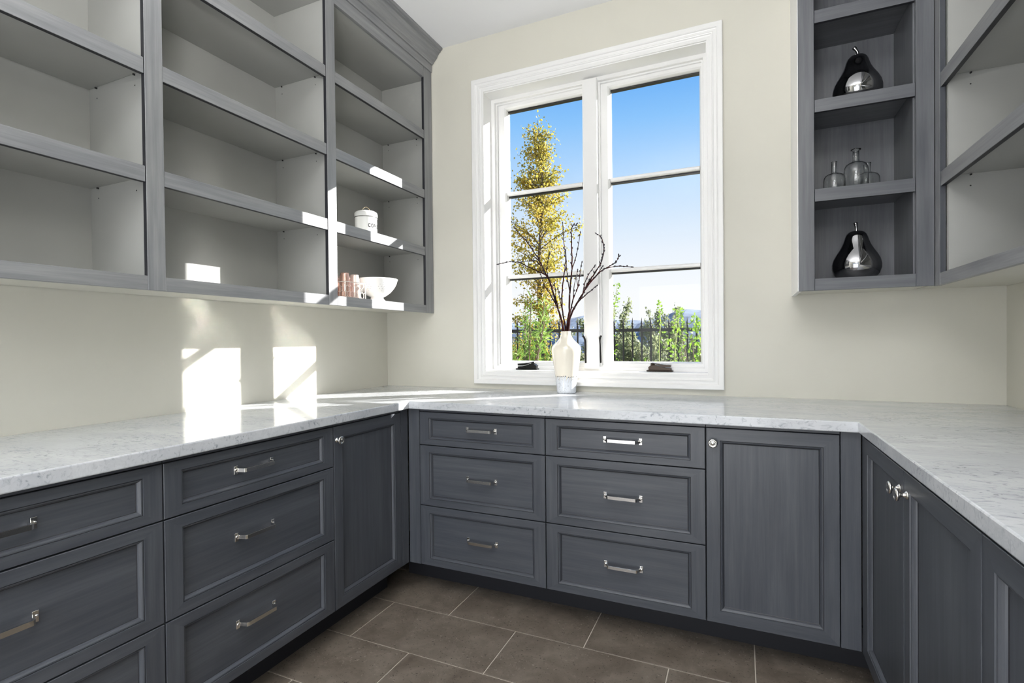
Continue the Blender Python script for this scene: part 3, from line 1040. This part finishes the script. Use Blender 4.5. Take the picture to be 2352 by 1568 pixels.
M_BARK = NT('dark red willow bark')
M_BARK.set(Base_Color=M_BARK.ramp(M_BARK.noise(M_BARK.coord((60, 60, 12)), 1.0, 3), [(0.35, rgba((20, 13, 14))), (0.65, rgba((66, 22, 20)))]), Roughness=0.7, Specular_IOR_Level=0.15)
M_BARK = M_BARK.m
M_BUD = simple('grey willow catkin', (66, 64, 70), 0.8)
BR = {
    'b1': [(1.184, -0.100, 1.355), (1.159, -0.100, 1.438), (1.138, -0.100, 1.501), (1.116, -0.100, 1.538), (1.072, -0.100, 1.564), (1.028, -0.100, 1.585), (0.978, -0.100, 1.612), (0.941, -0.100, 1.624), (0.895, -0.100, 1.627), (0.838, -0.100, 1.619)],
    'b2': [(1.175, -0.085, 1.364), (1.146, -0.085, 1.461), (1.129, -0.085, 1.516), (1.102, -0.085, 1.563), (1.085, -0.085, 1.602), (1.059, -0.085, 1.650), (1.023, -0.085, 1.700), (0.992, -0.085, 1.745), (0.960, -0.085, 1.777), (0.935, -0.085, 1.814)],
    'b3': [(1.202, -0.115, 1.321), (1.172, -0.115, 1.387), (1.143, -0.115, 1.438), (1.108, -0.115, 1.493), (1.093, -0.115, 1.540)],
    'b4': [(1.201, -0.090, 1.367), (1.204, -0.090, 1.470), (1.213, -0.090, 1.535), (1.220, -0.090, 1.592), (1.223, -0.090, 1.653), (1.214, -0.090, 1.703), (1.208, -0.090, 1.807)],
    'b5': [(1.244, -0.100, 1.344), (1.247, -0.100, 1.446), (1.259, -0.100, 1.548), (1.260, -0.100, 1.649), (1.258, -0.100, 1.730), (1.258, -0.100, 1.771), (1.269, -0.100, 1.790), (1.286, -0.100, 1.793)],
    'b6': [(1.238, -0.075, 1.325), (1.258, -0.075, 1.407), (1.284, -0.075, 1.475), (1.294, -0.075, 1.532), (1.306, -0.075, 1.596)],
    'b7': [(1.255, -0.110, 1.323), (1.289, -0.110, 1.383), (1.319, -0.110, 1.430), (1.348, -0.110, 1.485), (1.381, -0.110, 1.531), (1.410, -0.110, 1.572), (1.422, -0.110, 1.603), (1.432, -0.110, 1.646), (1.428, -0.110, 1.682), (1.419, -0.110, 1.710), (1.397, -0.110, 1.731)],
    'b8': [(1.262, -0.125, 1.327), (1.298, -0.125, 1.390), (1.344, -0.125, 1.460), (1.397, -0.125, 1.520), (1.429, -0.125, 1.546), (1.465, -0.125, 1.563), (1.496, -0.125, 1.580), (1.508, -0.125, 1.608)],
    'b9': [(1.269, -0.135, 1.330), (1.301, -0.135, 1.387), (1.334, -0.135, 1.415), (1.363, -0.135, 1.438), (1.395, -0.135, 1.464)]}
SIDE = {'b2': [[(1.094, -0.085, 1.585), (1.058, -0.085, 1.619), (1.036, -0.085, 1.627), (0.972, -0.085, 1.624)]],
        'b4': [[(1.201, -0.090, 1.351), (1.186, -0.090, 1.425), (1.180, -0.090, 1.467)]],
        'b5': [[(1.260, -0.100, 1.564), (1.280, -0.100, 1.619), (1.293, -0.100, 1.675), (1.306, -0.100, 1.746)], [(1.247, -0.100, 1.446), (1.235, -0.100, 1.516), (1.231, -0.100, 1.582), (1.227, -0.100, 1.660)]],
        'b6': [[(1.258, -0.075, 1.407), (1.262, -0.078, 1.462), (1.274, -0.080, 1.520)], [(1.284, -0.075, 1.475), (1.276, -0.070, 1.520), (1.280, -0.068, 1.556)]],
        'b3': [[(1.172, -0.115, 1.387), (1.176, -0.118, 1.440), (1.170, -0.120, 1.486)]],
        'b7': [[(1.319, -0.110, 1.430), (1.330, -0.104, 1.490), (1.352, -0.100, 1.535), (1.378, -0.098, 1.570)], [(1.348, -0.110, 1.485), (1.385, -0.116, 1.512), (1.424, -0.120, 1.560)]],
        'b1': [[(1.138, -0.100, 1.501), (1.122, -0.104, 1.560), (1.128, -0.106, 1.612), (1.138, -0.106, 1.650)]],
        'b8': [[(1.441, -0.125, 1.552), (1.496, -0.125, 1.559), (1.538, -0.125, 1.556), (1.571, -0.125, 1.551)]]}
START = {'b1': (-.0125, .004, 0), 'b2': (-.0105, -.006, .0), 'b3': (-.0165, -.0045, 0), 'b4': (-.004, .0085, 0), 'b5': (.004, -.002, 0), 'b6': (.0045, .0125, 0), 'b7': (.0125, .0055, 0), 'b8': (.0135, -.0055, 0), 'b9': (.004, -.0125, 0)}
BLAB = {'b1': 'dark willow branch arching furthest left across the window', 'b2': 'long dark willow branch leaning up to the left pane',
        'b3': 'short thin willow branch below the leftmost arching one', 'b4': 'thin upright willow branch just left of the tallest one',
        'b5': 'tallest upright willow branch with a hooked tip', 'b6': 'short willow branch between the tallest and the right-curving one',
        'b7': 'thick red willow branch curving up in front of the mullion', 'b8': 'willow branch reaching furthest right across the right pane', 'b9': 'short straight willow branch with one bud pointing right below the red one'}
rnd = random.Random(3)


def bud(bm, p, d, L=.013, r=.0036):
    d = d.normalized()
    up = Vector((0, 0, 1)) if abs(d.z) < .9 else Vector((1, 0, 0))
    a = d.cross(up).normalized()
    b = d.cross(a)
    rings = []
    for w, q in ((0, .25), (.25, .85), (.5, 1), (.8, .55)):
        rings.append([bm.verts.new(p + d * L * w + (a * math.cos(i * math.pi / 3) + b * math.sin(i * math.pi / 3)) * r * q) for i in range(6)])
    tip = bm.verts.new(p + d * L)
    for A, C in zip(rings[:-1], rings[1:]):
        for i in range(6):
            bm.faces.new((A[i], A[(i + 1) % 6], C[(i + 1) % 6], C[i])).smooth = True
    for i in range(6):
        bm.faces.new((rings[-1][i], rings[-1][(i + 1) % 6], tip)).smooth = True
    bm.faces.new(rings[0][::-1])


for kx, pts in BR.items():
    o_ = START[kx]
    lead = [(vx + o_[0] * .55, vy + o_[1] * .55, vz + .19), (vx + o_[0], vy + o_[1], vz + .327)]
    P_ = spline(lead + pts, 5)
    P_ = [p if i < 8 else p + Vector((rnd.uniform(-1, 1), rnd.uniform(-1, 1), rnd.uniform(-1, 1))) * .0014 for i, p in enumerate(P_)]
    n = len(P_)
    thick = .0056 if kx in ('b5', 'b7', 'b2', 'b1') else .0046
    root = empty('willow_branch', P_[0], BLAB[kx], 'branch', 'willow branches in the vase')
    bm = bmesh.new()
    tube(bm, P_, [thick - (thick - .0017) * (i / (n - 1)) for i in range(n)], 6)
    segs = [(P_, 12)]
    for sd in SIDE.get(kx, []):
        Q = spline(sd, 4)
        m_ = len(Q)
        tube(bm, Q, [.0026 - .0010 * (i / (m_ - 1)) for i in range(m_)], 5)
        segs.append((Q, 3))
    obj('stem', bm, M_BARK, root, smooth=True)
    bm = bmesh.new()
    for Q, s0 in segs:
        for i in range(s0, len(Q) - 1, 2):
            if rnd.random() < .9:
                d = (Q[i + 1] - Q[i - 1]).normalized()
                sd_ = Vector((rnd.uniform(-1, 1), rnd.uniform(-1, 1), rnd.uniform(-.3, .6)))
                bud(bm, Q[i], d * .9 + sd_ * .75, rnd.uniform(.012, .019), rnd.uniform(.0034, .0050))
        bud(bm, Q[-1], Q[-1] - Q[-2], .014, .0038)
    obj('catkins', bm, M_BUD, root, kind='stuff')

# ------------------------------------------------------------------ garden outside the window


def leafmat(name, cols, trans=0.35):
    k = NT(name)
    oi = k.n('ShaderNodeTexCoord')
    n_ = k.noise(k.coord((1, 1, 1)), 9.0, 3, .7)
    n2 = k.noise(k.coord((1, 1, 1)), 1.6, 2, .5)
    f = mth(k, 'ADD', mth(k, 'MULTIPLY', n_, .6), mth(k, 'MULTIPLY', n2, .4))
    c = k.ramp(f, [(0.34 + .32 * i / (len(cols) - 1), rgba(cc)) for i, cc in enumerate(cols)])
    k.set(Base_Color=c, Roughness=0.5)
    t = k.t
    o = t.nodes['Material Output']
    tl = k.n('ShaderNodeBsdfTranslucent')
    k.l(c, tl.inputs['Color'])
    mx = k.n('ShaderNodeMixShader')
    mx.inputs[0].default_value = trans
    k.l(k.b.outputs[0], mx.inputs[1])
    k.l(tl.outputs[0], mx.inputs[2])
    k.l(mx.outputs[0], o.inputs['Surface'])
    return k.m


M_YEL = leafmat('yellowing leaves', [(118, 122, 54), (164, 154, 66), (188, 168, 78), (184, 138, 66)], .5)
M_GRN = leafmat('fresh green leaves', [(84, 118, 38), (118, 156, 46), (152, 182, 70)], .5)
M_STRAP = leafmat('green strap leaves', [(84, 114, 46), (116, 148, 62), (164, 188, 110)], .4)
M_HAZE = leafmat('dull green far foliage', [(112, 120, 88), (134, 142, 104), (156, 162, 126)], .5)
M_TRUNK = simple('grey brown bark', (96, 84, 70), .9)


def leaf(bm, p, d, n, L, w):
    """folded pointed leaf of four triangles"""
    d = d.normalized()
    s = d.cross(n)
    if s.length < 1e-4:
        s = d.orthogonal()
    s.normalize()
    nn = s.cross(d)
    a = bm.verts.new(p)
    t_ = bm.verts.new(p + d * L)
    m1 = bm.verts.new(p + d * L * .45 + s * w * .5 + nn * w * .18)
    m2 = bm.verts.new(p + d * L * .45 - s * w * .5 + nn * w * .18)
    bm.faces.new((a, m1, t_))
    bm.faces.new((a, t_, m2))


def rv(r, z=1.0):
    while True:
        v = Vector((r.uniform(-1, 1), r.uniform(-1, 1), r.uniform(-1, 1)))
        if .05 < v.length < 1:
            return v.normalized()


# ground of the garden and the slope behind it
bm = bmesh.new()
prof = [(0.36, -.05), (7.0, -.05), (9.5, -.6), (16, -4.0), (40, -7.0), (160, -10.0), (420, -6.0)]
prev = None
for y, z in prof:
    row_ = [bm.verts.new((x, y, z)) for x in (-260, 160)]
    if prev:
        bm.faces.new((prev[0], prev[1], row_[1], row_[0]))
    prev = row_
obj('ground', bm, NT('dry grass').set(Base_Color=rgba((120, 116, 78)), Roughness=.95).m, kind='structure', loc=(0, .36, -.05))

# hills far away: a long displaced ridge with depth
bm = bmesh.new()
rng = random.Random(5)
NX, NY = 90, 10
grid = []
for j in range(NY):
    rw = []
    for i in range(NX):
        x = -300 + 420 * i / (NX - 1)
        v = j / (NY - 1)
        ridge = 16.6 + 6.5 * max(0, 1 - abs(x + 116) / 32) + 7.0 * min(1, max(0, (x + 66) / 28)) ** .8 + 1.2 * noise.noise(Vector((x * .05, 1.7, 0)))
        hgt = -10 + (ridge + 10) * math.sin(v * math.pi * .5 if v < .8 else math.pi * .5 - (v - .8)) ** .9
        hgt += 1.6 * noise.noise(Vector((x * .07, v * 3, 4.0))) + .7 * noise.noise(Vector((x * .2, v * 9, 2.0)))
        rw.append(bm.verts.new((x, 330 + 110 * v, hgt)))
    grid.append(rw)
for j in range(NY - 1):
    for i in range(NX - 1):
        bm.faces.new((grid[j][i], grid[j][i + 1], grid[j + 1][i + 1], grid[j + 1][i]))
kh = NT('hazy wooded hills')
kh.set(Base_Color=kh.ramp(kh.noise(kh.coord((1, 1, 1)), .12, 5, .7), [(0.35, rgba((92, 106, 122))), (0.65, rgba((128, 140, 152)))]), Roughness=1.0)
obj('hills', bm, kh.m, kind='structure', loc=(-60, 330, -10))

# wrought iron fence
FD_ = 6.25
fo_ = Vector((2.062, -2.764, 0)) + Vector((-0.4192, 0.9079, 0)) * FD_
fr = Vector((0.9079, 0.4192, 0))
fence = empty('iron_fence', fo_, 'black wrought iron fence with spear finials across the garden', 'fence')


def fpt(a, z, off=0.0):
    return fo_ + fr * a + Vector((-0.4192, 0.9079, 0)) * off + Vector((0, 0, z))


def oriented_box(bm, a0, a1, o0, o1, z0, z1):
    vs = [bm.verts.new(fpt(a, z, o)) for a in (a0, a1) for o in (o0, o1) for z in (z0, z1)]
    for f in ((0, 1, 3, 2), (4, 6, 7, 5), (0, 4, 5, 1), (2, 3, 7, 6), (0, 2, 6, 4), (1, 5, 7, 3)):
        bm.faces.new([vs[i] for i in f])
    return bm


for z in (1.305, .22):
    obj('rail', oriented_box(bmesh.new(), -1.9, 4.35, -.018, .018, z - .019, z + .019), M_IRON, fence)
STEP = .1088
post_a = .5286
for a in [.4445 - STEP * q for q in range(20)][::-1] + [post_a] + [.616 + STEP * q for q in range(34)]:
    bm = bmesh.new()
    if a == post_a:
        oriented_box(bm, a - .0165, a + .0165, -.0165, .0165, -.05, 1.412)
        oriented_box(bm, a - .0195, a + .0195, -.0195, .0195, 1.412, 1.424)
        obj('fence_post', bm, M_IRON, fence)
        continue
    oriented_box(bm, a - .0085, a + .0085, -.0085, .0085, .12, 1.352)
    lathe(bm, [(.0085, 1.345), (.0125, 1.352), (.0125, 1.362), (.0080, 1.368), (.0130, 1.378), (.0110, 1.392), (.0062, 1.415), (.0034, 1.442), (0, 1.456)], fpt(a, 0), 8)
    obj('picket', bm, M_IRON, fence)

# autumn tree beyond the fence
TB = Vector((-1.00, 5.60, 0))
tr = empty('autumn_tree', (TB.x, TB.y, -.05), 'tall slim tree with yellowing autumn leaves beyond the fence', 'tree')
rt = random.Random(11)
bm = bmesh.new()
trunk = [(TB.x + .05 * math.sin(i * 1.3), TB.y + .04 * math.cos(i * 1.7), -.05 + i * .62) for i in range(9)]
tube(bm, spline(trunk, 3), [.06 - .056 * i / 24 for i in range(25)], 8)
obj('trunk', bm, M_TRUNK, tr, smooth=True)
bmb, bml = bmesh.new(), bmesh.new()
nl = 0
for i in range(96):
    h = rt.uniform(.35, 4.75)
    # crown outline: wide below, slim and ragged to the top
    R = .30 + .62 * max(0, 1 - h / 2.0) + .62 * max(0, 1 - abs(h - 2.75) / 1.0) * .75 if h < 3.6 else .16 + .26 * max(0, (4.8 - h) / 1.2)
    R *= rt.uniform(.55, 1.12)
    az = rt.uniform(0, 2 * math.pi)
    base_ = Vector((TB.x, TB.y, h - .1))
    tip = base_ + Vector((math.cos(az) * R, math.sin(az) * R, R * rt.uniform(.3, .9)))
    mid = base_.lerp(tip, .5) + Vector((0, 0, .06))
    Q = spline([base_, mid, tip], 5)
    tube(bmb, Q, [.012 - .009 * q / (len(Q) - 1) for q in range(len(Q))], 4, cap=False)
    for q in range(int(64 + R * 150)):
        w = rt.uniform(.22, 1.05)
        p = Q[min(int(w * (len(Q) - 1)), len(Q) - 1)] + rv(rt) * rt.uniform(.01, .20)
        L = rt.uniform(.030, .056)
        leaf(bml, p, rv(rt) + Vector((0, 0, -.35)), rv(rt), L, L * .85)
for q in range(60):
    p = Vector((TB.x, TB.y, rt.uniform(4.3, 4.98))) + rv(rt) * .08
    leaf(bml, p, rv(rt), rv(rt), .048, .04)
obj('branches', bmb, M_TRUNK, tr)
obj('foliage', bml, M_YEL, tr, kind='stuff', recalc=False)


def bush(name, c, rx, ry, rz, n, mat, L, w, label, seed, droop=.2, stems=9, group=None):
    r = random.Random(seed)
    root = empty(name, (c[0], c[1], c[2]), label, 'shrub' if 'shrub' in name else 'tree', group)
    bs, bl = bmesh.new(), bmesh.new()
    for s in range(stems):
        az = r.uniform(0, 6.283)
        q = r.uniform(.2, 1) ** .5
        tip = Vector(c) + Vector((math.cos(az) * rx * q, math.sin(az) * ry * q, rz * (1.0 - .45 * q * q) * r.uniform(.75, 1.05)))
        Q = spline([Vector(c), Vector(c).lerp(tip, .5) + Vector((0, 0, rz * .12)), tip], 6)
        tube(bs, Q, [.011 * (rz ** .6) * (1 - .75 * i / (len(Q) - 1)) for i in range(len(Q))], 5, cap=False)
        for i in range(n // stems):
            t_ = r.uniform(.25, 1.02)
            k0 = min(int(t_ * (len(Q) - 1)), len(Q) - 2)
            p = Q[k0].lerp(Q[k0 + 1], r.random()) + rv(r) * r.uniform(0, .16) * rx * (.35 + .65 * t_)
            l_ = L * r.uniform(.7, 1.25)
            leaf(bl, p, rv(r) + (Q[k0 + 1] - Q[k0]).normalized() * .7 - Vector((0, 0, droop)), rv(r), l_, l_ * w)
    obj('stems', bs, M_TRUNK, root)
    obj('foliage', bl, mat, root, kind='stuff', recalc=False)
    return root


bush('strap_leaf_shrub', (0.24, 1.75, -.05), .42, .34, 1.78, 2000, M_STRAP, .095, .14, 'green strap-leaved shrub in front of the fence at the lower left pane', 21, .1, 26)
# leafy climbing shoots in front of the fence


def shoot(c, pts, n, label, seed, spread=.05, L=.034, group='leafy shoots in front of the fence'):
    r = random.Random(seed)
    root = empty('leafy_shoot', c, label, 'plant', group)
    bs, bl = bmesh.new(), bmesh.new()
    Q = spline([c] + pts, 8)
    m_ = len(Q)
    tube(bs, Q, [.006 - .0045 * i / (m_ - 1) for i in range(m_)], 5)
    for i in range(n):
        t_ = r.uniform(.30, 1.0)
        k0 = min(int(t_ * (m_ - 1)), m_ - 2)
        p = Q[k0].lerp(Q[k0 + 1], r.random())
        d = rv(r) + Vector((0, 0, .25))
        sp_ = spread * (1.25 - t_)
        p2 = p + d.normalized() * r.uniform(0, 1) * sp_
        l_ = L * r.uniform(.7, 1.2)
        leaf(bl, p2, d, rv(r), l_, l_ * .72)
    obj('stem', bs, simple('green stem %d' % seed, (140, 150, 84), .6), root, smooth=True)
    obj('foliage', bl, M_GRN, root, kind='stuff', recalc=False)


def V3(*t):
    return Vector(t)


shoot(V3(1.02, 1.72, -.05), [V3(1.03, 1.71, .6), V3(1.05, 1.70, 1.15), V3(1.09, 1.69, 1.45), V3(1.12, 1.68, 1.67)], 90, 'tall leafy green shoot at the mullion side of the right pane', 31, .07, .028)
shoot(V3(1.44, 1.74, -.05), [V3(1.44, 1.73, .6), V3(1.45, 1.72, 1.1), V3(1.462, 1.71, 1.36), V3(1.455, 1.70, 1.50)], 75, 'slim leafy green shoot rising before the hills gap', 32, .045, .026)
shoot(V3(1.55, 1.74, -.05), [V3(1.56, 1.73, .6), V3(1.575, 1.72, 1.1), V3(1.60, 1.71, 1.30), V3(1.615, 1.70, 1.43)], 170, 'bushy leafy green shoot with pale stem, right of the slim shoot', 33, .13, .028)
shoot(V3(1.82, 1.74, -.05), [V3(1.81, 1.73, .6), V3(1.79, 1.72, 1.0), V3(1.76, 1.71, 1.2), V3(1.73, 1.70, 1.35)], 160, 'leafy green shoot at the right edge of the right pane', 34, .16, .034)
bush('trailing_shrub', (1.03, 2.14, -.05), .36, .14, 1.36, 1900, M_GRN, .034, .7, 'bright green trailing shrub along the fence foot, near the mullion', 41, .0, 46)
bush('trailing_shrub', (1.72, 2.30, -.05), .30, .14, 1.33, 1500, M_GRN, .034, .7, 'bright green trailing shrub along the fence foot, at the right of the right pane', 42, .0, 40)
# dull trees on the slope behind
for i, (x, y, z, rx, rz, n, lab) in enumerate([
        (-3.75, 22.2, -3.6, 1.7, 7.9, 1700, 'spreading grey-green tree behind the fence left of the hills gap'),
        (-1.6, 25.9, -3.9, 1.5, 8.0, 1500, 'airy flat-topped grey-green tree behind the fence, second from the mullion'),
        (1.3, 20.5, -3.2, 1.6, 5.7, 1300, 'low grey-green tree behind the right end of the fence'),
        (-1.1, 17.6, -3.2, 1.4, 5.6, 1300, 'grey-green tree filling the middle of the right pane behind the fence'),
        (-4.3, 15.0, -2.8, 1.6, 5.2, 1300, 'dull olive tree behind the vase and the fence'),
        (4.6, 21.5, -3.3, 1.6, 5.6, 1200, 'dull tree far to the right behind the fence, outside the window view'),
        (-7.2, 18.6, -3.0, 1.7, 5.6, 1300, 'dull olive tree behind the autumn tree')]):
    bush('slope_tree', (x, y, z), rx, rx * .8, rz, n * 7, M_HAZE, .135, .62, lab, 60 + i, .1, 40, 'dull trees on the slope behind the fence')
